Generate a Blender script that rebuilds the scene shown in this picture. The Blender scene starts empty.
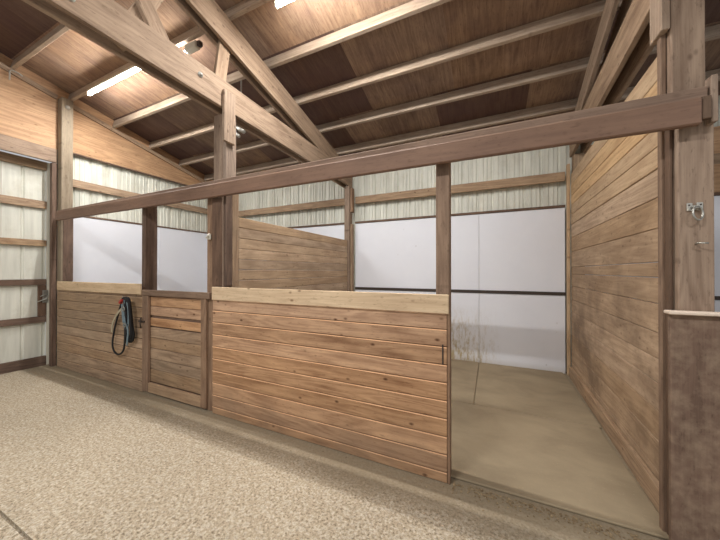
import bpy, bmesh, math, random
from mathutils import Vector, Matrix
random.seed(7)
S = bpy.context.scene
COL = S.collection
R = math.radians

# ---------------------------------------------------------------- camera, world, lights, exposure
cam_d = bpy.data.cameras.new('camera'); cam = bpy.data.objects.new('camera', cam_d); COL.objects.link(cam)
cam_d.sensor_width = 36; cam_d.lens = 285.1 / 720 * 36; cam_d.clip_start = .05
cam.location = (0, 0, 1.5)
cam.rotation_euler = (R(90.26), 0, R(24.7))
S.camera = cam
w = bpy.data.worlds.new('world'); S.world = w; w.use_nodes = True
w.node_tree.nodes['Background'].inputs[0].default_value = (.98, .985, 1.0, 1)
w.node_tree.nodes['Background'].inputs[1].default_value = .34
S.view_settings.view_transform = 'Standard'; S.view_settings.look = 'None'
S.view_settings.gamma = 1; S.view_settings.use_curve_mapping = False
S.view_settings.exposure = .55
TUBE = 85.0            # emission of the strip-light tubes
STRIP_W = 46.0         # each strip light's downward output (W)
AISLE_W = 130.0        # aisle ceiling lamps (W)
def area(name, loc, sx, sy, watts, rot=(0, 0, 0), col=(1, .985, .965)):
    l = bpy.data.lights.new(name, 'AREA'); l.shape = 'RECTANGLE'; l.size = sx; l.size_y = sy
    l.energy = watts; l.color = col
    o = bpy.data.objects.new(name, l); COL.objects.link(o); o.location = loc; o.rotation_euler = rot
    return o
area('aisle_lamp', (-2.2, -1.6, 4.75), 1.3, .12, AISLE_W)
area('aisle_lamp', (1.4, -1.6, 4.75), 1.3, .12, AISLE_W * .6)

# ---------------------------------------------------------------- constants of the place
YF = 2.11; YB = 5.11; XL = -6.30; XR2 = 4.7; SL = .24
def ztop(y): return 4.81 - SL * y            # top of the truss chords / underside of purlins
RIDGE = -1.6

# ---------------------------------------------------------------- materials
def srgb(r, g, b):
    f = lambda c: (c/255/12.92) if c/255 <= .04045 else ((c/255+.055)/1.055)**2.4
    return (f(r), f(g), f(b), 1)
class NT:
    def __init__(s, name):
        s.m = bpy.data.materials.new(name); s.m.use_nodes = True
        s.t = s.m.node_tree; s.b = s.t.nodes['Principled BSDF']
    def n(s, typ, **kw):
        nd = s.t.nodes.new(typ)
        for k, v in kw.items():
            if k.startswith('i_'): nd.inputs[k[2:].replace('_', ' ')].default_value = v
            else: setattr(nd, k, v)
        return nd
    def l(s, a, b): s.t.links.new(a, b)
    def math(s, op, a, b=None, clamp=False):
        nd = s.n('ShaderNodeMath', operation=op); nd.use_clamp = clamp
        for i, v in enumerate((a, b)):
            if v is None: continue
            if hasattr(v, 'is_linked'): s.l(v, nd.inputs[i])
            else: nd.inputs[i].default_value = v
        return nd.outputs[0]
    def noise(s, vec, scale, detail=3, rough=.55, dist=0):
        mp = s.n('ShaderNodeMapping'); s.l(vec, mp.inputs[0]); mp.inputs['Scale'].default_value = scale
        nz = s.n('ShaderNodeTexNoise'); s.l(mp.outputs[0], nz.inputs['Vector'])
        nz.inputs['Scale'].default_value = 1; nz.inputs['Detail'].default_value = detail
        nz.inputs['Roughness'].default_value = rough; nz.inputs['Distortion'].default_value = dist
        return nz.outputs[0]
    def ramp(s, fac, stops):
        r = s.n('ShaderNodeValToRGB'); s.l(fac, r.inputs[0]); e = r.color_ramp.elements
        while len(e) < len(stops): e.new(.5)
        for q, (p, c) in zip(e, stops):
            q.position = p; q.color = c if len(c) == 4 else (*c, 1)
        return r.outputs[0]
    def mix(s, fac, a, b, mode='MIX'):
        m = s.n('ShaderNodeMix', data_type='RGBA', blend_type=mode)
        if hasattr(fac, 'is_linked'): s.l(fac, m.inputs[0])
        else: m.inputs[0].default_value = fac
        for i, v in ((6, a), (7, b)):
            if hasattr(v, 'is_linked'): s.l(v, m.inputs[i])
            else: m.inputs[i].default_value = v
        return m.outputs[2]
    def bump(s, h, st, dist=.004):
        b = s.n('ShaderNodeBump'); b.inputs['Strength'].default_value = st; b.inputs['Distance'].default_value = dist
        s.l(h, b.inputs['Height']); s.l(b.outputs[0], s.b.inputs['Normal'])

def wood(name, light, dark, var=.22, knots=.6, rough=.75, stain=None, stain_amt=.5, stain_sc=1.5, bump=.35, ring=.35, contrast=1.0, stain_z=None, alt=None):
    N = NT(name); A = N.n('ShaderNodeAttribute', attribute_name='gc').outputs['Vector']
    rn = N.n('ShaderNodeAttribute', attribute_name='rnd').outputs['Fac']
    n1 = N.noise(A, (1.3, 20, 20), 4, .65, .4); n3 = N.noise(A, (2.6, 7, 7), 4, .65)
    n2 = N.noise(A, (4, 120, 120), 2, .6)
    n0 = N.noise(A, (.5, 4.5, 4.5), 2, .5, .3)
    rg = N.math('ADD', N.math('MULTIPLY', N.math('SINE', N.math('MULTIPLY', n0, 75)), .5), .5)
    f = N.math('ADD', N.math('MULTIPLY', rg, ring * .45), N.math('ADD', N.math('MULTIPLY', n1, .42 - ring * .225), N.math('ADD', N.math('MULTIPLY', n3, .36 - ring * .225), N.math('MULTIPLY', n2, .22))))
    c = N.ramp(f, [(.5 - .2 * contrast, dark), (.5 + .12 * contrast, light)])
    # board-to-board difference of tone
    hs = N.n('ShaderNodeHueSaturation'); N.l(c, hs.inputs['Color'])
    N.l(N.math('ADD', N.math('MULTIPLY', rn, var * 2), 1 - var), hs.inputs['Value'])
    rn2 = N.math('FRACT', N.math('MULTIPLY', rn, 7.31))
    N.l(N.math('ADD', N.math('MULTIPLY', rn2, .16), .84), hs.inputs['Saturation'])
    c = hs.outputs[0]
    if alt:
        rn3 = N.math('FRACT', N.math('MULTIPLY', rn, 23.7))
        c = N.mix(N.math('MULTIPLY', N.math('GREATER_THAN', rn3, .5), .65), c, alt)
    spk = N.ramp(N.noise(A, (18, 60, 60), 3, .7), [(.3, (1, 1, 1)), (.42, (0, 0, 0))])
    c = N.mix(N.math('MULTIPLY', spk, .4), c, (dark[0] * .45, dark[1] * .4, dark[2] * .38, 1))
    if knots > 0:
        mp = N.n('ShaderNodeMapping'); N.l(A, mp.inputs[0]); mp.inputs['Scale'].default_value = (8, 14, 0)
        v = N.n('ShaderNodeTexVoronoi'); N.l(mp.outputs[0], v.inputs['Vector']); v.inputs['Scale'].default_value = 1
        k = N.ramp(v.outputs['Distance'], [(.07, (1, 1, 1)), (.2, (0, 0, 0))])
        sp = N.n('ShaderNodeSeparateColor'); N.l(v.outputs['Color'], sp.inputs[0])
        g = N.math('GREATER_THAN', sp.outputs[0], .6)
        k = N.math('MULTIPLY', N.math('MULTIPLY', k, g), knots)
        c = N.mix(k, c, (dark[0] * .35, dark[1] * .28, dark[2] * .25, 1))
    if stain:
        P = N.n('ShaderNodeNewGeometry').outputs['Position']
        st = N.ramp(N.noise(P, (stain_sc,) * 3, 5, .65), [(.42, (0, 0, 0)), (.68, (1, 1, 1))])
        if stain_z:
            sx = N.n('ShaderNodeSeparateXYZ'); N.l(P, sx.inputs[0])
            zf = N.n('ShaderNodeMapRange'); N.l(sx.outputs[2], zf.inputs[0])
            zf.inputs[1].default_value = stain_z[0]; zf.inputs[2].default_value = stain_z[1]
            zf.inputs[3].default_value = 1; zf.inputs[4].default_value = .0
            st = N.math('MULTIPLY', N.math('ADD', st, .25), zf.outputs[0], True)
        c = N.mix(N.math('MULTIPLY', st, stain_amt), c, stain)
    N.l(c, N.b.inputs['Base Color']); N.b.inputs['Roughness'].default_value = rough
    N.b.inputs['Specular IOR Level'].default_value = .25
    N.bump(f, bump); return N.m

def plain(name, c, rough=.5, metal=0, var=0, sc=8, bump=0, emit=0, ecol=(1, .97, .93, 1)):
    N = NT(name); col = c
    if var:
        P = N.n('ShaderNodeTexCoord').outputs['Object']
        nz = N.noise(P, (sc,) * 3, 4, .6)
        col = N.mix(nz, tuple(x * (1 - var) for x in c[:3]) + (1,), tuple(min(1, x * (1 + var)) for x in c[:3]) + (1,))
        N.l(col, N.b.inputs['Base Color'])
        if bump: N.bump(nz, bump)
    else: N.b.inputs['Base Color'].default_value = c
    N.b.inputs['Roughness'].default_value = rough; N.b.inputs['Metallic'].default_value = metal
    if emit:
        N.b.inputs['Emission Color'].default_value = ecol; N.b.inputs['Emission Strength'].default_value = emit
    return N.m

M = {}
M['front'] = wood('wood_front_boards', srgb(200, 158, 118), srgb(130, 90, 60), var=.13, knots=.9, stain=srgb(134, 112, 92), stain_amt=.6, stain_z=(.0, .5), ring=.2)
M['worn'] = wood('wood_worn_boards', srgb(184, 152, 118), srgb(112, 84, 60), var=.16, knots=.6, stain=srgb(138, 124, 104), stain_amt=.4, stain_sc=1.2, ring=.2)
M['cap'] = wood('wood_pale_cap', srgb(218, 190, 150), srgb(182, 150, 112), var=.05, knots=.8, ring=.2)
M['partition'] = wood('wood_partition_boards', srgb(206, 176, 142), srgb(150, 120, 92), var=.12, knots=.6, stain=srgb(130, 110, 88), stain_amt=.35, ring=.2)
M['tan'] = wood('wood_tan_boards', srgb(208, 176, 134), srgb(166, 130, 92), var=.1, knots=.6, ring=.2)
M['scuffed'] = wood('wood_scuffed_boards', srgb(196, 166, 132), srgb(146, 116, 86), var=.1, knots=.5, stain=srgb(108, 88, 70), stain_amt=.75, stain_sc=1.7, stain_z=(.9, 2.0), ring=.2)
M['truss'] = wood('wood_truss_timber', srgb(176, 150, 124), srgb(120, 96, 76), var=.06, knots=.6, ring=.2)
M['post'] = wood('wood_post_timber', srgb(162, 140, 120), srgb(112, 90, 74), var=.06, knots=.5, ring=.2)
M['brown'] = wood('wood_dark_brown', srgb(122, 96, 78), srgb(74, 56, 46), var=.1, knots=.4, ring=.2)
M['jamb'] = wood('wood_jamb', srgb(152, 124, 100), srgb(100, 76, 60), var=.12, knots=.5, ring=.2)
M['header'] = wood('wood_header_brown', srgb(136, 106, 86), srgb(108, 82, 68), var=.03, knots=0, ring=.08, bump=.1, rough=.6)
M['lip'] = wood('wood_header_lip', srgb(146, 122, 104), srgb(104, 82, 68), var=.05, knots=.2, ring=.1)
M['girt'] = wood('wood_girt', srgb(184, 154, 120), srgb(116, 88, 64), var=.1, knots=.7, ring=.2)
M['purlin'] = wood('wood_purlin', srgb(188, 168, 146), srgb(144, 122, 104), var=.06, knots=.3, ring=.15)
M['gable'] = wood('plywood_gable', srgb(198, 156, 112), srgb(160, 118, 80), var=.05, knots=.5, ring=.35, bump=.1)
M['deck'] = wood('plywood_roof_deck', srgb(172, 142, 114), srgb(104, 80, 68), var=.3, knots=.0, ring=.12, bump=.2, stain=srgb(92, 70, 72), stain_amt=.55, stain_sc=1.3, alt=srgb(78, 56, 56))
M['grey'] = wood('wood_weathered_grey', srgb(158, 142, 118), srgb(114, 98, 78), var=.05, knots=.4, ring=.1)
M['shade_side'] = wood('wood_shaded_side', srgb(116, 92, 74), srgb(78, 60, 48), var=.05, knots=.2, ring=.1)  # darker brown paints the shade on the ring post's side face
M['ledge_top'] = wood('wood_pale_ledge', srgb(226, 208, 190), srgb(188, 166, 146), var=.03, knots=.2, ring=.1)
M['ledge'] = wood('panel_scuffed_brown', srgb(124, 100, 84), srgb(90, 70, 58), var=.04, knots=.4, ring=.05, stain=srgb(168, 148, 126), stain_amt=.4, stain_sc=14)
M['steel'] = plain('steel_worn', srgb(170, 168, 160), .35, .8, .15, 20)
M['galv'] = plain('steel_galvanised', srgb(186, 184, 176), .45, .6, .15, 12)
M['darksteel'] = plain('slot_dark_strip', srgb(70, 60, 54), .55, .3, .2, 10)
M['black'] = plain('black_rope', srgb(26, 26, 28), .8, 0, .4, 60, .3)
M['teal'] = plain('teal_grey_webbing', srgb(112, 130, 138), .8, 0, .3, 60)
M['palecord'] = plain('pale_lead_cord', srgb(170, 160, 135), .8, 0, .3, 60)
M['red'] = plain('red_tag', srgb(170, 45, 38), .6)
M['white'] = plain('white_enamel', srgb(206, 200, 184), .4, 0, .05, 5)
M['tube'] = plain('lit_tube', srgb(250, 248, 240), .4, emit=TUBE)
M['bulb'] = plain('lit_bulb', srgb(250, 248, 240), .4, emit=TUBE * .5)
M['dark_end'] = wood('wood_end_grain', srgb(112, 88, 68), srgb(70, 52, 40), var=.05, knots=0)

def siding_mat():
    N = NT('metal_siding_pale'); P = N.n('ShaderNodeTexCoord').outputs['Object']
    a = N.noise(P, (9, 9, .8), 4, .6); b = N.noise(P, (2, 2, 2), 5, .7)
    c = N.mix(N.ramp(a, [(.35, (0, 0, 0)), (.75, (1, 1, 1))]), srgb(226, 226, 214), srgb(192, 192, 180))
    c = N.mix(N.math('MULTIPLY', N.ramp(b, [(.52, (0, 0, 0)), (.75, (1, 1, 1))]), .45), c, srgb(172, 164, 140))
    N.l(c, N.b.inputs['Base Color']); N.b.inputs['Roughness'].default_value = .5; return N.m
M['siding'] = siding_mat()
def liner_mat(name, dirty):
    N = NT(name); P = N.n('ShaderNodeNewGeometry').outputs['Position']
    n = N.noise(P, (3, 3, 3), 5, .7)
    c = N.mix(n, srgb(234, 236, 242), srgb(226, 229, 237))
    mp = N.n('ShaderNodeMapping'); N.l(P, mp.inputs[0]); mp.inputs['Scale'].default_value = (9, 9, 7)
    v = N.n('ShaderNodeTexVoronoi'); N.l(mp.outputs[0], v.inputs['Vector']); v.inputs['Scale'].default_value = 1
    sp = N.n('ShaderNodeSeparateColor'); N.l(v.outputs['Color'], sp.inputs[0])
    k = N.math('MULTIPLY', N.ramp(v.outputs['Distance'], [(.05, (1, 1, 1)), (.15, (0, 0, 0))]), N.math('GREATER_THAN', sp.outputs[0], .72 if dirty else .9))
    big = N.ramp(N.noise(P, (1.1, 1.1, 1.1), 3), [(.42, (0, 0, 0)), (.6, (1, 1, 1))])
    c = N.mix(N.math('MULTIPLY', N.math('MULTIPLY', k, big), .55 if dirty else .35), c, srgb(140, 128, 112))
    if dirty:
        sx = N.n('ShaderNodeSeparateXYZ'); N.l(P, sx.inputs[0])
        def mr(o, a, b):
            q = N.n('ShaderNodeMapRange'); N.l(o, q.inputs[0]); q.inputs[1].default_value = a; q.inputs[2].default_value = b
            return q.outputs[0]
        low = N.math('MULTIPLY', mr(sx.outputs[2], .95, .0), mr(sx.outputs[0], .15, -.45))
        s = N.ramp(N.noise(P, (26, 26, 7), 5, .75), [(.46, (0, 0, 0)), (.62, (1, 1, 1))])
        c = N.mix(N.math('MULTIPLY', N.math('MULTIPLY', low, N.math('ADD', s, .3)), 1.3, True), c, srgb(176, 160, 128))
        base = mr(sx.outputs[2], .1, .0)
        c = N.mix(N.math('MULTIPLY', base, .35), c, srgb(176, 160, 130))
    N.l(c, N.b.inputs['Base Color']); N.b.inputs['Roughness'].default_value = .45; return N.m
M['liner'] = liner_mat('white_liner', False); M['liner_dirty'] = liner_mat('white_liner_dirty', True)

def floor_mat():
    N = NT('textured_concrete_floor'); P = N.n('ShaderNodeNewGeometry').outputs['Position']
    sx = N.n('ShaderNodeSeparateXYZ'); N.l(P, sx.inputs[0])
    fine = N.noise(P, (60, 60, 60), 3, .75); med = N.noise(P, (16, 16, 16), 4, .65); big = N.noise(P, (1.3, 1.3, 1.3), 4, .6)
    rgh = N.ramp(N.noise(P, (.8, .8, .8), 2, .5), [(.35, (0.25,) * 3), (.6, (1, 1, 1))])
    h = N.math('ADD', N.math('MULTIPLY', fine, .6), N.math('MULTIPLY', med, .6))
    c = N.ramp(fine, [(.36, srgb(112, 98, 80)), (.47, srgb(166, 152, 130)), (.56, srgb(180, 166, 144)), (.68, srgb(212, 202, 182))])
    c = N.mix(N.math('MULTIPLY', big, .35), c, srgb(166, 152, 130))
    # dirt along the foot of the stall wall, darkened to paint the header's shadow
    wob = N.math('ADD', sx.outputs[1], N.math('MULTIPLY', N.math('SUBTRACT', big, .5), .5))
    q = N.n('ShaderNodeMapRange'); N.l(wob, q.inputs[0]); q.inputs[1].default_value = 1.72; q.inputs[2].default_value = 1.98
    c = N.mix(N.math('MULTIPLY', q.outputs[0], .85), c, srgb(138, 124, 102))
    mpv = N.n('ShaderNodeMapping'); N.l(P, mpv.inputs[0]); mpv.inputs['Scale'].default_value = (62, 62, 62)
    vo = N.n('ShaderNodeTexVoronoi'); N.l(mpv.outputs[0], vo.inputs['Vector']); vo.inputs['Scale'].default_value = 1
    pit = N.ramp(vo.outputs['Distance'], [(.12, (1, 1, 1)), (.34, (0, 0, 0))])
    chip = N.math('GREATER_THAN', N.math('FRACT', N.math('MULTIPLY', vo.outputs['Color'], 3.3)), .72)
    free = N.math('SUBTRACT', 1.0, N.math('MULTIPLY', q.outputs[0], .8))
    c = N.mix(N.math('MULTIPLY', N.math('MULTIPLY', pit, free), .34), c, srgb(116, 100, 80))
    c = N.mix(N.math('MULTIPLY', N.math('MULTIPLY', chip, free), .2), c, srgb(226, 220, 206))
    h = N.math('SUBTRACT', h, N.math('MULTIPLY', pit, .35))
    N.l(c, N.b.inputs['Base Color']); N.b.inputs['Roughness'].default_value = .9; N.b.inputs['Specular IOR Level'].default_value = .15
    b = N.n('ShaderNodeBump'); b.inputs['Distance'].default_value = .016; N.l(h, b.inputs['Height'])
    st = N.math('MULTIPLY', N.math('SUBTRACT', 1.0, N.math('MULTIPLY', q.outputs[0], .7)), N.math('MULTIPLY', rgh, .95))
    N.l(st, b.inputs['Strength']); N.l(b.outputs[0], N.b.inputs['Normal']); return N.m
M['floor'] = floor_mat()
def dirt_mat(name, c1, c2, sc=2.2, speck=.5):
    N = NT(name); P = N.n('ShaderNodeNewGeometry').outputs['Position']
    a = N.noise(P, (sc, sc * 1.6, sc), 5, .6, .4); f = N.noise(P, (70, 70, 70), 2, .6)
    c = N.mix(N.ramp(a, [(.35, (0, 0, 0)), (.7, (1, 1, 1))]), c1, c2)
    c = N.mix(N.math('MULTIPLY', N.ramp(f, [(.62, (0, 0, 0)), (.75, (1, 1, 1))]), speck), c, srgb(206, 190, 156))
    N.l(c, N.b.inputs['Base Color']); N.b.inputs['Roughness'].default_value = .85; N.b.inputs['Specular IOR Level'].default_value = .2
    N.bump(N.math('ADD', a, N.math('MULTIPLY', f, .3)), .3, .01); return N.m
M['mat'] = dirt_mat('dusty_rubber_mat', srgb(140, 125, 102), srgb(162, 146, 120), 1.6, .12)
M['crumb'] = dirt_mat('loose_dirt', srgb(110, 92, 70), srgb(170, 150, 118), 22, .8)

# ---------------------------------------------------------------- mesh builder
class MB:
    def __init__(s): s.v = []; s.f = []; s.g = []; s.r = []; s.sm = []
    def add(s, verts, faces, gcs, rnd, smooth=False):
        o = len(s.v); s.v += [Vector(v) for v in verts]; s.g += gcs; s.r += [rnd] * len(verts)
        for f in faces: s.f.append([i + o for i in f]); s.sm.append(smooth)
    def cube(s, size, mat, bev=.003, rnd=None, axis=0, smooth=False):
        rnd = random.random() if rnd is None else rnd
        bm = bmesh.new(); bmesh.ops.create_cube(bm, size=1)
        for v in bm.verts: v.co = Vector((v.co.x * size[0], v.co.y * size[1], v.co.z * size[2]))
        b = min(bev, min(size) * .42)
        if b > 0: bmesh.ops.bevel(bm, geom=bm.edges[:], offset=b, segments=1, affect='EDGES')
        bm.verts.index_update()
        oth = [i for i in range(3) if i != axis]; off = rnd * 37.0
        # grain coordinates: along the board first
        ws = sorted(oth, key=lambda i: -size[i])
        gc = [(v.co[axis] + off, v.co[ws[0]] + off * .31, v.co[ws[1]]) for v in bm.verts]
        s.add([mat @ v.co for v in bm.verts], [[v.index for v in f.verts] for f in bm.faces], gc, rnd)
        bm.free(); return s
    def box(s, x0, x1, y0, y1, z0, z1, axis=None, bev=.003, rnd=None):
        sz = (abs(x1 - x0), abs(y1 - y0), abs(z1 - z0))
        if axis is None: axis = sz.index(max(sz))
        return s.cube(sz, Matrix.Translation(((x0 + x1) / 2, (y0 + y1) / 2, (z0 + z1) / 2)), bev, rnd, axis)
    def bar(s, p, q, w, h, up=(0, 0, 1), bev=.003, rnd=None):
        """board from p to q; w = sideways thickness, h = depth along 'up'"""
        p = Vector(p); q = Vector(q); d = (q - p); L = d.length; d.normalize()
        side = Vector(up).cross(d).normalized(); u = d.cross(side)
        m = Matrix((d, side, u)).transposed().to_4x4(); m.translation = (p + q) / 2
        return s.cube((L, w, h), m, bev, rnd, 0)
    def tube(s, pts, r, n=8, closed=False, rnd=.5):
        pts = [Vector(p) for p in pts]; N_ = len(pts); rs = r if isinstance(r, (list, tuple)) else [r] * N_
        rings = []; gcs = []; L = 0; prev = None
        for i, p in enumerate(pts):
            a = pts[i - 1] if (i > 0 or closed) else p; b = pts[(i + 1) % N_] if (i < N_ - 1 or closed) else p
            t = (b - a).normalized()
            if prev is None:
                prev = t.orthogonal().normalized()
            prev = (prev - t * prev.dot(t)).normalized(); bt = t.cross(prev)
            if i: L += (p - pts[i - 1]).length
            for k in range(n):
                an = 2 * math.pi * k / n
                rings.append(p + (prev * math.cos(an) + bt * math.sin(an)) * rs[i]); gcs.append((L, rs[i] * k, 0))
        F = []
        for i in range(N_ if closed else N_ - 1):
            j = (i + 1) % N_
            for k in range(n): F.append([i * n + k, i * n + (k + 1) % n, j * n + (k + 1) % n, j * n + k])
        if not closed: F += [list(range(n))[::-1], [(N_ - 1) * n + k for k in range(n)]]
        s.add(rings, F, gcs, rnd, True); return s
    def build(s, name, mat, parent=None, origin=None):
        vs = s.v; lo = Vector([min(v[i] for v in vs) for i in range(3)]); hi = Vector([max(v[i] for v in vs) for i in range(3)])
        o3 = Vector(origin) if origin is not None else Vector(((lo.x + hi.x) / 2, (lo.y + hi.y) / 2, lo.z))
        base = Vector((0, 0, 0))
        pr = parent
        while pr is not None: base += pr.location; pr = pr.parent
        me = bpy.data.meshes.new(name); me.from_pydata([v - o3 for v in vs], [], s.f)
        a = me.attributes.new('gc', 'FLOAT_VECTOR', 'POINT'); a.data.foreach_set('vector', [c for g in s.g for c in g])
        a = me.attributes.new('rnd', 'FLOAT', 'POINT'); a.data.foreach_set('value', s.r)
        me.polygons.foreach_set('use_smooth', s.sm)
        me.materials.append(mat); me.update()
        bm = bmesh.new(); bm.from_mesh(me); bmesh.ops.recalc_face_normals(bm, faces=bm.faces[:]); bm.to_mesh(me); bm.free()
        o = bpy.data.objects.new(name, me); COL.objects.link(o); o.location = o3 - base
        if parent is not None: o.parent = parent
        return o
def tag(o, label, cat, group=None, kind=None):
    o['label'] = label; o['category'] = cat
    if group: o['group'] = group
    if kind: o['kind'] = kind
    return o
def thing(name, label, cat, loc=(0, 0, 0), group=None):
    o = bpy.data.objects.new(name, None); COL.objects.link(o); o.location = loc; o.empty_display_size = .1
    return tag(o, label, cat, group)
def struct(o, label=None, cat=None):
    o['kind'] = 'structure'
    if label: o['label'] = label; o['category'] = cat
    return o

# ================================================================= SETTING
# floor: aisle slab, joint line, slab beyond the joint, dirt under the stalls
def grid(x0, x1, y0, y1, nx, ny, z, fn, thick=.1):
    m = MB(); V = []; F = []
    for j in range(ny + 1):
        for i in range(nx + 1):
            x = x0 + (x1 - x0) * i / nx; y = y0 + (y1 - y0) * j / ny
            V.append((x, y, z + fn(x, y)))
    for j in range(ny):
        for i in range(nx):
            a = j * (nx + 1) + i; F.append([a, a + 1, a + nx + 2, a + nx + 1])
    m.add(V, F, [(v[0], v[1], 0) for v in V], .5, True); return m
floor = MB()
floor.box(XL - .35, XR2, YF - 1.42, YB + .12, -.12, 0, 0, 0)
floor.box(XL - .35, XR2, -2.4, YF - 1.432, -.12, -.002, 0, .004)
floor.box(XL - .35, XR2, YF - 1.45, YF - 1.41, -.12, -.02, 0, 0)
struct(floor.build('floor', M['floor']), 'pale rough-textured concrete floor of the barn aisle', 'floor')

# roof deck: plywood sheets laid up the slope, in two slopes meeting at the ridge
deck = MB(); sl = math.atan(SL); DT = .155
def deck_slab(m, x0, x1, ya, yb, rnd):
    off = DT + .006
    m.bar((( x0 + x1) / 2, ya, ztop(ya) + off + .006), ((x0 + x1) / 2, yb, ztop(yb) + off + .006), x1 - x0 + .001, .012, bev=0, rnd=rnd)
rr = random.Random(5)
yy = RIDGE
bands = [RIDGE, -.2, 1.02, 1.63, 2.85, 4.07, 5.32]
for a, b in zip(bands[:-1], bands[1:]):
    x = XL - .16
    while x < XR2:
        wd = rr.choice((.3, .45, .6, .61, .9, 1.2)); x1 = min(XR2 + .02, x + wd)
        bright = 1.6 < (a + b) / 2 < 2.8 and x < 1  # paler sheets around the strip lights paint their glow into the deck colour
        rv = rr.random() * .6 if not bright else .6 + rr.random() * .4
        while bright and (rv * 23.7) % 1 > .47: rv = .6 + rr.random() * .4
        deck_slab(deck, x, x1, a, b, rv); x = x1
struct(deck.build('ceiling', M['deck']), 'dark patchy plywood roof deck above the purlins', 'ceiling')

# corrugated walls
def corrugated(name, along, fixed, a0, a1, z0, topfn, face):
    """ribbed sheet; along = 'x' or 'y'; face = sign of the inside normal on the other axis"""
    prof = []; a = a0
    while a < a1:
        for da, d in ((0, 0), (.055, 0), (.06, .012), (.07, .012), (.075, 0), (.12, 0), (.125, .012), (.135, .012), (.14, 0), (.185, 0), (.195, -.02), (.218, -.02), (.228, 0)):
            if da in (0,) or a + da <= a1: prof.append((min(a + da, a1), d))
        a += .2286
    m = MB(); n = len(prof); V = []
    for (p, d) in prof:
        for z in (z0, topfn(p)):
            V.append((p, fixed + d * face, z) if along == 'x' else (fixed + d * face, p, z))
    F = [[2 * i, 2 * i + 1, 2 * i + 3, 2 * i + 2] for i in range(n - 1)]
    m.add(V, F, [(v[0], v[1], v[2]) for v in V], .5)
    o = m.build(name, M['siding'])
    sd = o.modifiers.new('t', 'SOLIDIFY'); sd.thickness = .003; sd.offset = 0
    return struct(o)
struct(corrugated('wall_back', 'x', YB + .06, XL - .06, XR2, -.05, lambda p: ztop(5.17) + .15, -1), 'pale ribbed metal siding of the back wall', 'wall')
struct(corrugated('wall_left', 'y', XL - .06, 2.12, YB + .06, -.05, lambda p: ztop(p) + .15, 1), 'pale ribbed metal siding of the left wall behind the far stall', 'wall')

# ================================================================= ROOF: purlins, trusses
k = 0
for y in [1.02, 1.63, 2.24, 2.85, 3.46, 4.07, 4.68]:
    m = MB(); z = ztop(y)
    nrm = Vector((0, math.sin(sl), math.cos(sl)))
    c = Vector((0, y, z)) + nrm * (.07 + .004)
    m.bar((XL + .001, c.y, c.z), (XR2, c.y, c.z), .042, .14, up=nrm)
    desc = {1.02: 'roof purlin nearest the camera, crossing the top left corner', 1.63: 'roof purlin just left of the long lit tube, above the big gable post',
            2.24: 'pale roof purlin carrying the lit strip lights', 2.85: 'pale bright-edged roof purlin, next one down the slope from the strip lights',
            3.46: 'roof purlin halfway down the dark roof, two below the strip lights', 4.07: 'roof purlin third below the strip lights, above the stall header',
            4.68: 'lowest roof purlin, just showing over the top of the brown header'}.get(y, 'roof purlin up the slope towards the ridge, overhead')
    tag(m.build('roof_purlin', M['purlin']), desc, 'purlin', 'roof purlins')

def truss(label, xf, thick=.04, gap=.085, right=False, skew=0.0, sgn=1):
    """two plies either side of the posts; xf = visible face x at y=2.1; sgn +1 when the camera sees its +x side"""
    X = lambda y: xf + skew * (y - 2.1)
    t = thing('roof_truss', label, 'truss', (X(2.1), 2.1, 3.17), 'roof trusses')
    for ply in (0, 1):
        xo = -sgn * (thick / 2 + ply * (gap + thick + .005))
        tie = MB(); y0, y1 = RIDGE, YB - .02
        tie.bar((X(y0) + xo, y0, 3.365), (X(y1) + xo, y1, 3.315), thick, .29)
        tie.build('bottom_chord', M['truss'], t)
        ch = MB(); hh = .25 if right else .288
        zc = (lambda y: ztop(y) - hh / 2 / math.cos(sl) - .003) if right else (lambda y: 4.57 - .2367 * y)
        if not right: xo = -sgn * (thick / 2 + .03 + ply * (gap + thick - .02))
        ya = RIDGE; yb = YB + .02
        ch.bar((X(ya) + xo, ya, zc(ya)), (X(yb) + xo, yb, zc(yb)), thick, hh)
        ch.build('top_chord', M['truss'], t)
    xm = lambda y: X(y) - sgn * (thick + gap / 2 + .002)
    if not right:
        for (y0, z0, y1, z1, wd) in ((2.08, 3.3, 2.19, 4.05, .13), (1.62, 3.3, .95, 4.35, .14), (1.2, 3.25, 1.62, 4.2, .12)):
            wb = MB(); wb.bar((xm(y0) + (.025 if wd == .14 else -.018), y0, z0), (xm(y1) + (.025 if wd == .14 else -.018), y1, z1), .04, wd, up=(0, 1, 0))
            wb.build('web', M['truss'], t)
    for (yy_, zz) in ((1.82, 3.37), (.9, 3.3)):
        b = MB(); fx = X(yy_) + sgn * .002
        b.tube([(fx - sgn * .002, yy_, zz), (fx + sgn * .006, yy_, zz)], .024, 14)
        b.tube([(fx + sgn * .006, yy_, zz), (fx + sgn * .02, yy_, zz)], .013, 6)
        b.build('bolt', M['galv'], t)
    return t
truss('long wooden roof truss over the middle stall partition, beside the lamps', -2.51)
truss('wooden roof truss at right, meeting the large ring post', .915, right=True, skew=.045, sgn=-1)

# ================================================================= POSTS
def post(label, x0, x1, y0, y1, z0, z1, mat='post', name='wall_post', group=None):
    return tag(MB().box(x0, x1, y0, y1, z0, z1, 2, .005).build(name, M[mat]), label, 'post', group)
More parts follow.
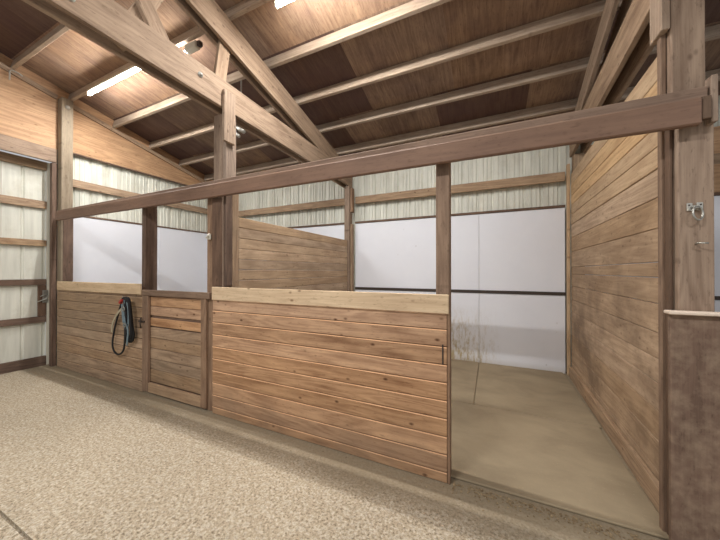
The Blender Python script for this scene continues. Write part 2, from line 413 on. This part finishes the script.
# corner post of the gable
p = thing('wall_post', 'tall grey square post at left, between the barn door and the first stall', 'post', (-6.22, 2.18, 0))
MB().box(-6.29, -6.155, 2.112, 2.25, 0, ztop(2.25) - .01, 2, .005).build('timber', M['grey'], p)
b = MB(); zz = 4.12; b.tube([(-6.155, 2.18, zz), (-6.135, 2.18, zz)], .028, 14); b.build('bolt', M['galv'], p)
MB().box(-6.37, -6.29, 2.05, 2.108, 0, 3.22, 2, .004).build('door_jamb', M['brown'], p)
MB().box(-6.154, -6.14, 2.13, 2.25, 1.345, 2.42, 2, .003).build('cladding_board', M['brown'], p)
# post at middle of stalls
p = thing('wall_post', 'tall square post rising to the truss at the middle stall partition', 'post', (-2.63, 2.18, 0))
MB().box(-2.70, -2.56, 2.115, 2.25, 0, 3.165, 2, .005, rnd=.5).build('timber', M['post'], p)
MB().box(-2.559, -2.515, 2.116, 2.249, 2.43, 3.165, 2, .004, rnd=.55).build('cheek_board', M['post'], p)
MB().box(-2.506, -2.47, 2.06, 2.2, 2.84, 3.37, 2, .004, rnd=.7).build('scab_block', M['truss'], p)
MB().box(-2.558, -2.525, 2.128, 2.21, 1.345, 2.42, 2, .004).build('cladding_board', M['brown'], p)
MB().box(-2.70, -2.562, 2.098, 2.114, 1.345, 2.27, 2, .003).build('cladding_board', M['brown'], p)
MB().box(-2.556, -2.53, 2.215, 2.30, 0, 2.42, 2, .004).build('nailer', M['worn'], p)
j = MB().box(-2.80, -2.705, 2.116, 2.2, 0, 2.4, 2, .004); j = j.build('door_jamb', M['jamb'], p)
post('dark brown square post between the first stall window and its door opening', -4.04, -3.965, 2.135, 2.28, 0, 2.38, 'brown')
post('slim brown post at the right end of the front boards, beside the open doorway', -.368, -.272, 2.13, 2.23, 0, 2.38, 'jamb')
# big ring post
p = thing('wall_post', 'large square post at right with an iron tie ring', 'post', (.98, 2.2, 0))
MB().box(.912, 1.049, 2.16, 2.28, 0, ztop(2.28) - .02, 2, .006, rnd=.4).build('timber', M['post'], p)
MB().box(.919, 1.058, 2.118, 2.156, 0, 2.40, 2, .005).build('face_board', M['post'], p)
MB().box(.899, .911, 2.15, 2.199, 0, 2.3, 2, .002).build('side_shade_strip', M['shade_side'], p)
MB().box(.868, .906, 2.15, 2.28, 2.85, 3.16, 2, .004).build('scab_block', M['truss'], p)
MB().box(.884, .910, 2.2, 2.24, 0, 2.9, 2, .004).build('door_jamb', M['jamb'], p)
MB().box(1.02, 1.045, 2.06, 2.114, 2.26, 2.50, 2, .003).build('side_block', M['post'], p)
# back posts
p = thing('wall_post', 'back wall post at the far end of the middle stall partition', 'post', (-2.5, 5.0, 0))
MB().box(-2.60, -2.49, 4.92, 5.05, 0, 3.16, 2, .004).build('timber', M['post'], p)
MB().box(-2.485, -2.44, 4.94, 5.04, 2.65, 3.12, 2, .004).build('side_block', M['jamb'], p)
MB().box(-2.485, -2.45, 4.95, 5.04, 0, 2.42, 2, .004).build('trim_board', M['girt'], p)
p = thing('wall_post', 'back wall post in the far right corner of the open stall', 'post', (1.1, 5.05, 0))
MB().box(1.07, 1.19, 4.93, 5.05, 0, 3.16, 2, .004).build('timber', M['girt'], p)
MB().box(1.0, 1.035, 4.98, 5.05, 0, 3.05, 2, .004).build('trim_board', M['tan'], p)

# ================================================================= GIRTS, LINERS
nt = iter(range(1, 20))
gseg = [(-6.25, -2.65, 'left stall'), (-2.43, .99, 'open stall'), (1.2, XR2, 'bay beyond ring post')]
for x0, x1, nm in gseg:
    tag(MB().box(x0, x1, 5.055, 5.092, 2.83, 2.965, 0).build('wall_girt', M['girt']), 'horizontal brown girt board across the back wall siding of the ' + nm, 'girt', 'back wall girts')
    struct(MB().box(x0, x1, 5.04, 5.092, 2.44, 2.475, 0).build('trim_%d' % next(nt), M['brown']))
    tag(MB().box(x0, x1, 5.045, 5.09, 1.145, 1.19, 0).build('liner_rail', M['darksteel']), 'thin dark rail across the white lining at the back of the ' + nm, 'rail', 'liner rails')
    cuts = [x0]
    seam = -.18 if nm.startswith('open') else (x0 + x1) / 2
    cuts += [seam, x1]
    for ci, (a, b_) in enumerate(zip(cuts[:-1], cuts[1:])):
        sd = ('left' if ci == 0 else 'right')
        tag(MB().box(a + .002, b_ - .002, 5.06, 5.09, 1.192, 2.438, 2, .002).build('wall_liner', M['liner']), 'upper white lining panel, %s half, back of the %s' % (sd, nm), 'wall panel', 'white lining panels')
        tag(MB().box(a + .002, b_ - .002, 5.06, 5.09, .0, 1.143, 2, .002).build('wall_liner', M['liner_dirty']), 'lower dirty white lining panel, %s half, back of the %s' % (sd, nm), 'wall panel', 'white lining panels')
tag(MB().box(1.2, XR2, 5.058, 5.07, 2.48, 3.3, 0).build('wall_sheathing', M['gable']), 'strip of orange plywood above the white lining, right of the ring post', 'plywood panel')
# left wall of the far stall
tag(MB().box(XL - .035, XL, 2.27, 5.03, 2.90, 3.03, 1).build('wall_girt', M['girt']), 'horizontal brown girt on the left wall siding above the far stall', 'girt')
struct(MB().box(XL - .03, XL + .005, 2.27, 5.03, 2.42, 2.45, 1).build('trim_%d' % next(nt), M['brown']))
tag(MB().box(XL - .03, XL - .005, 2.27, 3.66, 0, 2.418, 2, .002).build('wall_liner', M['liner']), 'white lining panel on the left wall, near half, behind the first window opening', 'wall panel', 'white lining panels')
tag(MB().box(XL - .03, XL - .005, 3.664, 5.03, 0, 2.418, 2, .002).build('wall_liner', M['liner']), 'white lining panel on the left wall, far half, seen behind the dark brown post', 'wall panel', 'white lining panels')

# gable: plywood, trim, door header, outside door
def poly_prism(m, pts, x0, x1, rnd=.5):
    n = len(pts); V = [(x0, y, z) for y, z in pts] + [(x1, y, z) for y, z in pts]
    F = [list(range(n)), list(range(n, 2 * n))[::-1]] + [[i, (i + 1) % n, n + (i + 1) % n, n + i] for i in range(n)]
    m.add(V, F, [(v[1] + 3.1, v[2] + 1.7, v[0]) for v in V], rnd)
m = MB(); poly_prism(m, [(2.12, 3.47), (5.15, 3.47), (5.15, ztop(5.15) + .152), (2.12, ztop(2.12) + .152)], XL - .02, XL - .005, .6)
tag(m.build('gable_sheathing', M['gable']), 'orange plywood wedge under the roof slope, right of the grey corner post', 'plywood panel')
m = MB(); poly_prism(m, [(RIDGE, 3.45), (2.118, 3.45), (2.118, ztop(2.118) + .152), (RIDGE, ztop(RIDGE) + .152)], XL - .02, XL - .005, .7)
tag(m.build('gable_sheathing', M['gable']), 'orange plywood above the barn door, left of the grey corner post', 'plywood panel')
struct(MB().box(XL - .02, XL + .02, 2.26, 5.03, 3.445, 3.468, 1).build('trim_%d' % next(nt), M['brown']))
tag(MB().bar((XL + .018, 2.26, ztop(2.26) - .035), (XL + .018, 5.0, ztop(5.0) - .035), .036, .07).build('rake_board', M['truss']), 'sloping rake board under the roof, right of the grey corner post', 'trim')
tag(MB().bar((XL + .018, RIDGE, ztop(RIDGE) - .035), (XL + .018, 2.1, ztop(2.1) - .035), .036, .07).build('rake_board', M['truss']), 'sloping rake board under the roof above the barn door', 'trim')
tag(MB().box(XL - .03, XL + .008, RIDGE, 2.108, 3.23, 3.445, 1).build('door_header', M['post']), 'wide grey-brown header board above the barn door', 'header')
h = MB(); h.tube([(XL + .045, 1.6, 4.24), (XL + .045, 1.6, 4.37), (XL + .05, 1.62, 4.39), (XL + .06, 1.68, 4.385), (XL + .06, 1.72, 4.36)], .009, 8)
tag(h.build('wire_hook', M['galv']), 'small bent metal hook under the roof at the top left edge', 'hook')

# sliding door outside the opening
d = thing('sliding_door', 'large sliding barn door of pale ribbed metal on a timber frame', 'door', (-6.5, 1.0, 0))
sheet = MB(); prof = []; a = RIDGE
while a < 2.05:
    for da, dd in ((0, 0), (.185, 0), (.2, -.016), (.215, -.016), (.228, 0)):
        if a + da <= 2.06: prof.append((a + da, dd))
    a += .2286
V = [(-6.53 + dd, y, z) for y, dd in prof for z in (.02, 3.24)]
sheet.add(V, [[2 * i, 2 * i + 1, 2 * i + 3, 2 * i + 2] for i in range(len(prof) - 1)], [tuple(v) for v in V], .5)
so = sheet.build('metal_sheet', M['siding'], d); q = so.modifiers.new('t', 'SOLIDIFY'); q.thickness = .003
for z0, z1 in ((3.12, 3.25), (2.50, 2.62), (1.90, 1.995), (1.285, 1.375), (.69, .785), (.0, .15)):
    MB().box(-6.525, -6.485, RIDGE, 2.055, z0, z1, 1).build('rail', M['girt'] if z0 > 1.5 else M['brown'], d)
MB().box(-6.526, -6.484, 2.06, 2.12, .0, 3.25, 2).build('edge_stile', M['white'], d)
lb = MB().box(-6.52, -6.483, 1.965, 2.055, .79, 1.28, 2).build('latch_block', M['brown'], d)
lt = MB(); lt.box(-6.482, -6.47, 2.01, 2.07, 1.0, 1.2, 2, .003); lt.tube([(-6.465, 1.95, 1.02), (-6.455, 2.05, 1.06), (-6.455, 2.065, 1.12)], .009, 8)
lt.tube([(-6.465, 1.98, 1.10), (-6.455, 2.05, 1.14)], .008, 8)
lt.build('latch', M['steel'], lb)
tr = MB().box(-6.47, -6.40, RIDGE, 2.08, 3.28, 3.36, 1, .004).build('door_track', M['darksteel'])
tag(tr, 'dark sliding door track under the header board', 'track')

# ================================================================= STALL FRONT
def boards(m, x0, x1, y0, y1, zs, along='x', bev=.007, vary=0, skewf=None):
    for a, b_ in zip(zs[:-1], zs[1:]):
        if along == 'x': m.box(x0, x1, y0, y1, a + .003, b_ - .0008, 0, bev)
        else: m.box(x0, x1, y0, y1, a + .0008, b_ - .0008, 1, bev)
# header
hd = thing('stall_header', 'long reddish-brown header beam running across all the stall fronts', 'beam', (-2.6, 2.09, 2.27))
MB().bar((-6.12, 2.052, 2.352), (.975, 2.052, 2.318), .04, .135, bev=.006, rnd=.5).build('fascia_board', M['header'], hd)
MB().bar((-6.2, 2.093, 2.385), (1.015, 2.093, 2.385), .038, .14, bev=.004, rnd=.5).build('backing_board', M['lip'], hd)
MB().bar((-6.15, 2.06, 2.425), (.985, 2.06, 2.391), .024, .008, bev=.002, rnd=.8).build('bead', M['lip'], hd)
MB().box(.979, 1.012, 2.04, 2.07, 2.275, 2.39, 2, .003).build('end_cap', M['dark_end'], hd)

pz = [0.0, .075, .2, .327, .454, .581, .708, .835, .962, 1.085, 1.2]
f = thing('stall_front_panel', 'wide low wall of reddish pine boards right of the stall door', 'half wall', (-1.5, 2.13, 0))
m = MB()
for a_, b_ in zip(pz[:-1], pz[1:]): m.box(-2.675, -.285, 2.088, 2.113, a_ + .0045, b_ - .0008, 0, .003)
for zz in pz[1:-1]: m.box(-2.674, -.286, 2.0865, 2.0895, zz - .0072, zz - .0006, 0, 0, rnd=5.0)   # pale wood at each joint, brightened as a painted chamfer highlight
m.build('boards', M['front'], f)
MB().box(-2.675, -.285, 2.1132, 2.1142, .0, 1.2, 0, 0).build('backing', M['brown'], f)
MB().bar((-2.665, 2.077, 1.268), (-.27, 2.077, 1.268), .02, .135, rnd=.7, bev=.004).build('cap_board', M['cap'], f)
MB().box(-.282, -.264, 2.088, 2.128, .0, 1.199, 2, .003).build('end_trim', M['jamb'], f)
hp = MB().box(-.318, -.308, 2.082, 2.0875, .84, .98, 2, .001)  # thin dark strip standing for a small slot in the boards
hp.build('slot_strip', M['darksteel'], f)

f = thing('stall_front_panel', 'low wall of worn boards at far left under the first window opening', 'half wall', (-5.1, 2.13, 0))
m = MB(); zl = [0, .13, .27, .40, .53, .66, .79, .915, 1.045, 1.18, 1.245]
for a_, b_ in zip(zl[:-1], zl[1:]): m.box(-6.21, -3.942, 2.088, 2.11, a_ + .006, b_ - .001, 0, .003)
for zz in zl[1:-1]: m.box(-6.209, -3.943, 2.0865, 2.0895, zz - .009, zz - .001, 0, 0, rnd=2.2)  # joint strips lightened to paint in the lit upper board edges
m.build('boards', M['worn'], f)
MB().box(-6.15, -3.943, 2.1105, 2.1118, .0, 1.245, 0, 0).build('backing', M['brown'], f)
MB().box(-6.17, -3.942, 2.068, 2.087, 1.21, 1.345, 0, .004, rnd=.6).build('cap_board', M['cap'], f)

# dutch door, lower half
d = thing('stall_door', 'lower half stall door of brown boards in a frame, between the two front walls', 'door', (-3.4, 2.12, 0))
x0, x1 = -3.935, -2.775
m = MB(); boards(m, x0 + .11, x1 - .07, 2.118, 2.132, [.142, .30, .425, .555, .685, .815]); m.build('lower_boards', M['worn'], d)
m = MB(); boards(m, x0 + .11, x1 - .07, 2.118, 2.132, [.825, .93]); boards(m, x0 + .11, x1 - .07, 2.118, 2.132, [.955, 1.07, 1.185]); m.build('upper_boards', M['front'], d)
MB().box(x0, x0 + .125, 2.085, 2.115, .025, 1.20, 2, .004).build('stile', M['jamb'], d)
MB().box(x1 - .085, x1, 2.085, 2.115, .025, 1.20, 2, .004).build('stile', M['jamb'], d)
MB().box(x0, x1 + .06, 2.078, 2.113, 1.203, 1.272, 0, .004).build('top_rail', M['jamb'], d)
MB().box(x0 + .127, x1 - .087, 2.085, 2.115, .025, .14, 0, .004).build('bottom_rail', M['worn'], d)
MB().box(x0 + .1, x1 - .05, 2.134, 2.16, 1.16, 1.24, 0, .004).build('inner_rail', M['jamb'], d)
MB().box(x0 + .1, x1 - .05, 2.134, 2.15, .03, 1.155, 0, .002).build('back_board', M['brown'], d)
la = MB(); la.box(-3.99, -3.87, 2.071, 2.084, .87, .89, 0, .002); la.tube([(-3.93, 2.07, .8), (-3.93, 2.06, .86), (-3.93, 2.07, .93)], .007, 8)
la.build('latch', M['darksteel'], d)

# small white clip on the middle jamb
c = MB(); c.box(-2.768, -2.72, 2.09, 2.109, 1.84, 1.90, 2, .006)
c.tube([(-2.74, 2.09, 1.87), (-2.74, 2.07, 1.87), (-2.74, 2.06, 1.85)], .008, 8)
tag(c.build('wall_clip', M['white']), 'small white insulator clip on the door jamb of the middle post', 'clip')

# ================================================================= PARTITIONS
f = thing('stall_partition', 'horizontal board partition between the two stalls, behind the wide front wall', 'partition', (-2.55, 3.6, 0))
zs = [0.0]
while zs[-1] < 2.0: zs.append(zs[-1] + .117)
zs = [z * 2.10 / zs[-1] for z in zs]
m = MB(); boards(m, -2.555, -2.53, 2.303, 4.915, zs, 'y', .006); m.build('boards', M['partition'], f)

f = thing('stall_partition', 'tall board partition on the right side of the open stall', 'partition', (1.0, 3.6, 0))
X = lambda y: .975 + .0245 * (y - 2.25)
zs = [0, .20, .40, .595, .775, .93, 1.10, 1.29, 1.46, 1.56, 1.78, 1.98, 2.165]
def pboards(m, zz, bev=.004):
    for a, b_ in zip(zz[:-1], zz[1:]):
        y0, y1 = 2.285, 4.975
        m.bar((X(y0) + .012, y0, (a + b_) / 2), (X(y1) + .012, y1, (a + b_) / 2), .022, b_ - a - .004, bev=bev)
m = MB(); pboards(m, zs); m.build('lower_boards', M['scuffed'], f)
m = MB(); pboards(m, [2.17, 2.31, 2.45, 2.58, 2.74, 2.9]); m.build('upper_boards', M['tan'], f)
y0, y1 = 2.285, 4.92
MB().bar((X(y0) - .02, y0, .075), (X(y1) - .02, y1, .075), .036, .15, rnd=.5).build('kick_board', M['worn'], f)

# ================================================================= RIGHT LEDGE PANEL
f = thing('stall_front_panel', 'scuffed brown low wall with a light ledge, in front of the ring post', 'half wall', (1.8, 2.09, 0))
MB().box(.872, 2.9, 2.082, 2.112, 0, 1.272, 2, .004, rnd=.5).build('face_sheet', M['ledge'], f)
MB().box(.856, 2.9, 2.05, 2.114, 1.272, 1.29, 0, .004, rnd=.9).build('ledge_board', M['ledge_top'], f)

# ================================================================= STALL MATS
mx = [(-2.44, -.832), (-.828, 1.0 - .07)]
for (xa, xb), nm in zip(mx, ('behind the wide front wall', 'just inside the open doorway')):
    tag(MB().box(xa, xb, 2.16, 3.418, .002, .02, 0, .006).build('stall_mat', M['mat']), 'dusty rubber stall mat ' + nm, 'mat', 'stall mats')
for (xa, xb), nm in zip([(-2.4, -.182), (-.178, .95)], ('in the back left of the open stall', 'in the back right of the open stall')):
    tag(MB().box(xa, xb, 3.422, 5.04, .002, .02, 0, .006).build('stall_mat', M['mat']), 'dusty rubber stall mat ' + nm, 'mat', 'stall mats')
# loose dirt and gravel swept against the mat edge: nobody could count it
rg = random.Random(3); m = MB()
def pebble(x, y, r):
    bm = bmesh.new(); bmesh.ops.create_icosphere(bm, subdivisions=1, radius=r)
    for v in bm.verts: v.co = Vector((v.co.x * rg.uniform(.8, 1.3), v.co.y * rg.uniform(.8, 1.3), v.co.z * .6)) + Vector((x, y, r * .4))
    bm.verts.index_update()
    m.add([v.co.copy() for v in bm.verts], [[v.index for v in f_.verts] for f_ in bm.faces], [(v.co.x, v.co.y, v.co.z) for v in bm.verts], rg.random(), False); bm.free()
for i in range(420):
    x = rg.uniform(-.3, .86); y = 2.13 - abs(rg.gauss(0, .05)); x = max(x, -.24)
    pebble(x, min(y, 2.148), rg.uniform(.003, .009))
for i in range(160):
    pebble(rg.uniform(-5.5, -.3), 2.06 - abs(rg.gauss(0, .06)), rg.uniform(.002, .005))
tag(m.build('gravel', M['crumb'], origin=(0, 2, 0)), 'loose gravel and dirt along the foot of the stall fronts', 'gravel', kind='stuff')

# ================================================================= HALTER AND LEAD ROPE
def curve(pts, n=10, closed=False):
    pts = [Vector(p) for p in pts]; out = []; L = len(pts)
    for i in range(L if closed else L - 1):
        g = lambda k: pts[k % L] if closed else pts[max(0, min(L - 1, k))]
        p0, p1, p2, p3 = g(i - 1), g(i), g(i + 1), g(i + 2)
        for k in range(n):
            t = k / n
            out.append(.5 * ((2 * p1) + (p2 - p0) * t + (2 * p0 - 5 * p1 + 4 * p2 - p3) * t * t + (3 * p1 - p0 - 3 * p2 + p3) * t ** 3))
    if not closed: out.append(pts[-1])
    return out
def at(px, py, y):
    u = (px - 360) / 285.1; c_, s_ = math.cos(R(24.7)), math.sin(R(24.7))
    dx, dy = -s_ + c_ * u, c_ + s_ * u; t = y / dy; pit = math.tan(R(.26))
    return (dx * t, y, 1.5 - ((py - 270) / 285.1 - pit) * t)
ah = lambda px, py, y: at(px, py, y - .038)
hl = thing('halter', 'dark horse halter and lead rope bundled on a hook on the left boards', 'halter', ah(122, 355, 2.09))
hk = MB(); hk.tube([ah(123, 297.5, 2.108), ah(123, 298, 2.07), ah(123, 296.5, 2.055)], .007, 8); hk.build('hook', M['steel'], hl)
rp = MB()
rp.tube(curve([ah(123, 298, 2.07), ah(119, 312, 2.08), ah(114.5, 330, 2.085), ah(112.8, 345, 2.09), ah(115.5, 352.5, 2.09), ah(120, 354, 2.085), ah(124, 349, 2.08), ah(125.2, 335, 2.07), ah(125, 318, 2.06), ah(125, 300, 2.055)]), .011, 8)
rp.tube(curve([ah(124, 298, 2.05), ah(128.5, 299, 2.045), ah(130.5, 310, 2.05), ah(132, 325, 2.06), ah(133.5, 335, 2.07), ah(132, 341, 2.075), ah(129, 340, 2.07), ah(127.5, 330, 2.05), ah(127, 315, 2.04), ah(125.5, 300, 2.045)]), .017, 8)
rp.tube(curve([ah(125, 299, 2.04), ah(129, 303, 2.03), ah(130.5, 320, 2.04), ah(131.5, 334, 2.05), ah(129.5, 339, 2.05), ah(126.5, 330, 2.035), ah(126, 312, 2.03), ah(124.5, 300, 2.04)]), .016, 8)
rp.tube(curve([ah(124.5, 325, 2.05), ah(126, 334, 2.04), ah(125, 343, 2.06), ah(126, 337, 2.03), ah(128, 324, 2.03)]), .011, 8)
rp.build('lead_rope', M['black'], hl)
def strap(pts, wd, th=.006):
    m_ = MB(); c_ = curve(pts, 6)
    for a_, b_ in zip(c_[:-1], c_[1:]):
        m_.bar(a_, b_ + (b_ - a_) * .15, wd, th, up=(0, 1, 0), bev=.001, rnd=.5)
    return m_
st = strap([ah(124, 300, 2.03), ah(124.2, 312, 2.02), ah(125, 322, 2.015), ah(128, 330, 2.02), ah(127.5, 340, 2.03), ah(127, 345, 2.04)], .03)
ck = st.build('cheek_strap', M['teal'], hl)
st = strap([ah(122, 304, 2.035), ah(123, 318, 2.025), ah(125, 328, 2.025), ah(128, 326, 2.03), ah(128.5, 312, 2.03), ah(127, 302, 2.03)], .026)
st.build('nose_strap', M['teal'], hl)
st = strap([ah(121.5, 309, 2.05), ah(118, 313, 2.06), ah(114.5, 319, 2.07), ah(112.5, 325, 2.075), ah(112, 332, 2.08)], .028)
st.build('crown_strap', M['palecord'], hl)
for px, py in ((123.5, 309), (124.5, 325)):
    rb = MB(); cc = Vector(ah(px, py, 2.005)); rb.tube([cc + Vector((math.cos(a_) * .024, 0, math.sin(a_) * .024)) for a_ in [i * math.pi / 8 for i in range(16)]], .005, 8, True)
    rb.build('buckle_ring', M['steel'], ck)
tg = MB(); tg.bar(ah(120.3, 303, 2.035), ah(122.3, 300, 2.03), .03, .04, up=(0, 1, 0), bev=.006, rnd=.5); tg.build('tag', M['red'], hl)

# ================================================================= TIE RING
rt = thing('tie_ring', 'iron tie ring on a plate, screwed to the large post at right', 'tie ring', (.99, 2.11, 1.75))
cx, cy = 694.5, 206.5
P0 = Vector(at(cx, cy, 2.114))
k_ = 1.49 / 285.1
pl = MB()
pl.box(P0.x - .030, P0.x - .008, 2.108, 2.116, P0.z - .022, P0.z + .020, 0, .002); pl.box(P0.x + .008, P0.x + .032, 2.108, 2.116, P0.z - .022, P0.z + .020, 0, .002)
pl.box(P0.x - .010, P0.x + .010, 2.109, 2.115, P0.z - .018, P0.z + .006, 0, .001)
pl = pl.build('plate', M['galv'], rt)
ey = MB(); ey.tube([(P0.x - .012, 2.108, P0.z - .004), (P0.x - .008, 2.09, P0.z - .010), (P0.x + .008, 2.09, P0.z - .010), (P0.x + .012, 2.108, P0.z - .004)], .006, 8); ey.build('staple', M['steel'], rt)
rc = P0 + Vector((.002, -.026, -.040)); rgm = MB()
rgm.tube([rc + Vector((math.cos(a_) * .024, math.cos(a_) * .012 + math.sin(a_) * .006, math.sin(a_) * .036)) for a_ in [i * math.pi / 16 for i in range(32)]], .0048, 8, True)
rgm.build('ring', M['steel'], rt)
for dx in (-.022, .022):
    scw = MB(); scw.tube([(P0.x + dx, 2.108, P0.z + .008), (P0.x + dx, 2.1055, P0.z + .008)], .004, 8)
    scw.build('screw', M['darksteel'], pl)
nl = MB(); nl.tube([at(696, 244, 2.117), at(698, 243, 2.085), at(709, 243, 2.07)], .0045, 8)
tag(nl.build('bent_nail', M['steel']), 'bent nail sticking out of the large post below the tie ring', 'nail')

# ================================================================= STRIP LIGHTS
def strip(label, xa, xb, y, bright='tube'):
    z = ztop(y) - .012
    t = thing('strip_light', label, 'lamp', ((xa + xb) / 2, y, z - .06), 'strip lights')
    MB().box(xa - .02, xb + .02, y - .025, y + .025, z - .03, z, 0, .004).build('housing', M['white'], t)
    MB().tube([(xa, y, z - .055), (xb, y, z - .055)], .017, 10).build('lamp_tube', M['tube'], t)
    a_ = area('tube_light', ((xa + xb) / 2, y, z - .076), xb - xa, .03, STRIP_W); a_.location = Vector(a_.location) - t.location; a_.parent = t
    for xe in (xa - .012, xb + .012):
        MB().box(xe - .008, xe + .008, y - .02, y + .02, z - .075, z - .034, 2, .003).build('lamp_holder', M['white'], t)
strip('long lit tube light under the plywood roof at upper left', -5.58, -4.2, 2.22)
strip('lit tube light at the top edge of the photo, right of the truss', -1.97, -.7, 2.27)
fl = thing('flood_lamp', 'small lit bulb with a white socket box, between the truss beams', 'lamp', (-3.3, 2.27, 4.2))
zb = ztop(2.27)
MB().box(-3.38, -3.18, 2.24, 2.31, zb - .10, zb - .012, 0, .01).build('socket_box', M['white'], fl)
MB().box(-3.17, -3.12, 2.25, 2.30, zb - .09, zb - .03, 0, .006).build('connector', M['darksteel'], fl)
MB().tube([(-3.39, 2.27, zb - .08), (-3.42, 2.27, zb - .09), (-3.50, 2.27, zb - .095), (-3.56, 2.27, zb - .095), (-3.585, 2.27, zb - .095)], [.02, .03, .045, .04, .02], 14).build('bulb', M['bulb'], fl)
cf = thing('conduit_fitting', 'small silver conduit fittings under the tie beam, right of the middle post', 'fitting', (-3.0, 2.9, 3.4))
a_ = Vector(at(236.5, 127, 2.84)); b_ = Vector(at(243.5, 131, 2.84))
MB().tube([a_, a_.lerp(b_, .5), b_], [.02, .03, .034], 12).build('barrel', M['galv'], cf)
a_ = Vector(at(235.5, 133, 2.84)); b_ = Vector(at(239, 136, 2.84))
MB().tube([a_, b_], [.02, .022], 12).build('cap', M['galv'], cf)
MB().bar(Vector(at(233, 122, 2.84)), Vector(at(237, 134, 2.84)), .03, .02, up=(0, 1, 0)).build('bracket', M['darksteel'], cf)
cd = MB(); e0 = Vector(at(241, 128, 2.86)); cd.tube([e0, Vector((e0.x, 2.86, ztop(2.86) + .0))], .008, 8)
cd.build('conduit', M['galv'], cf)
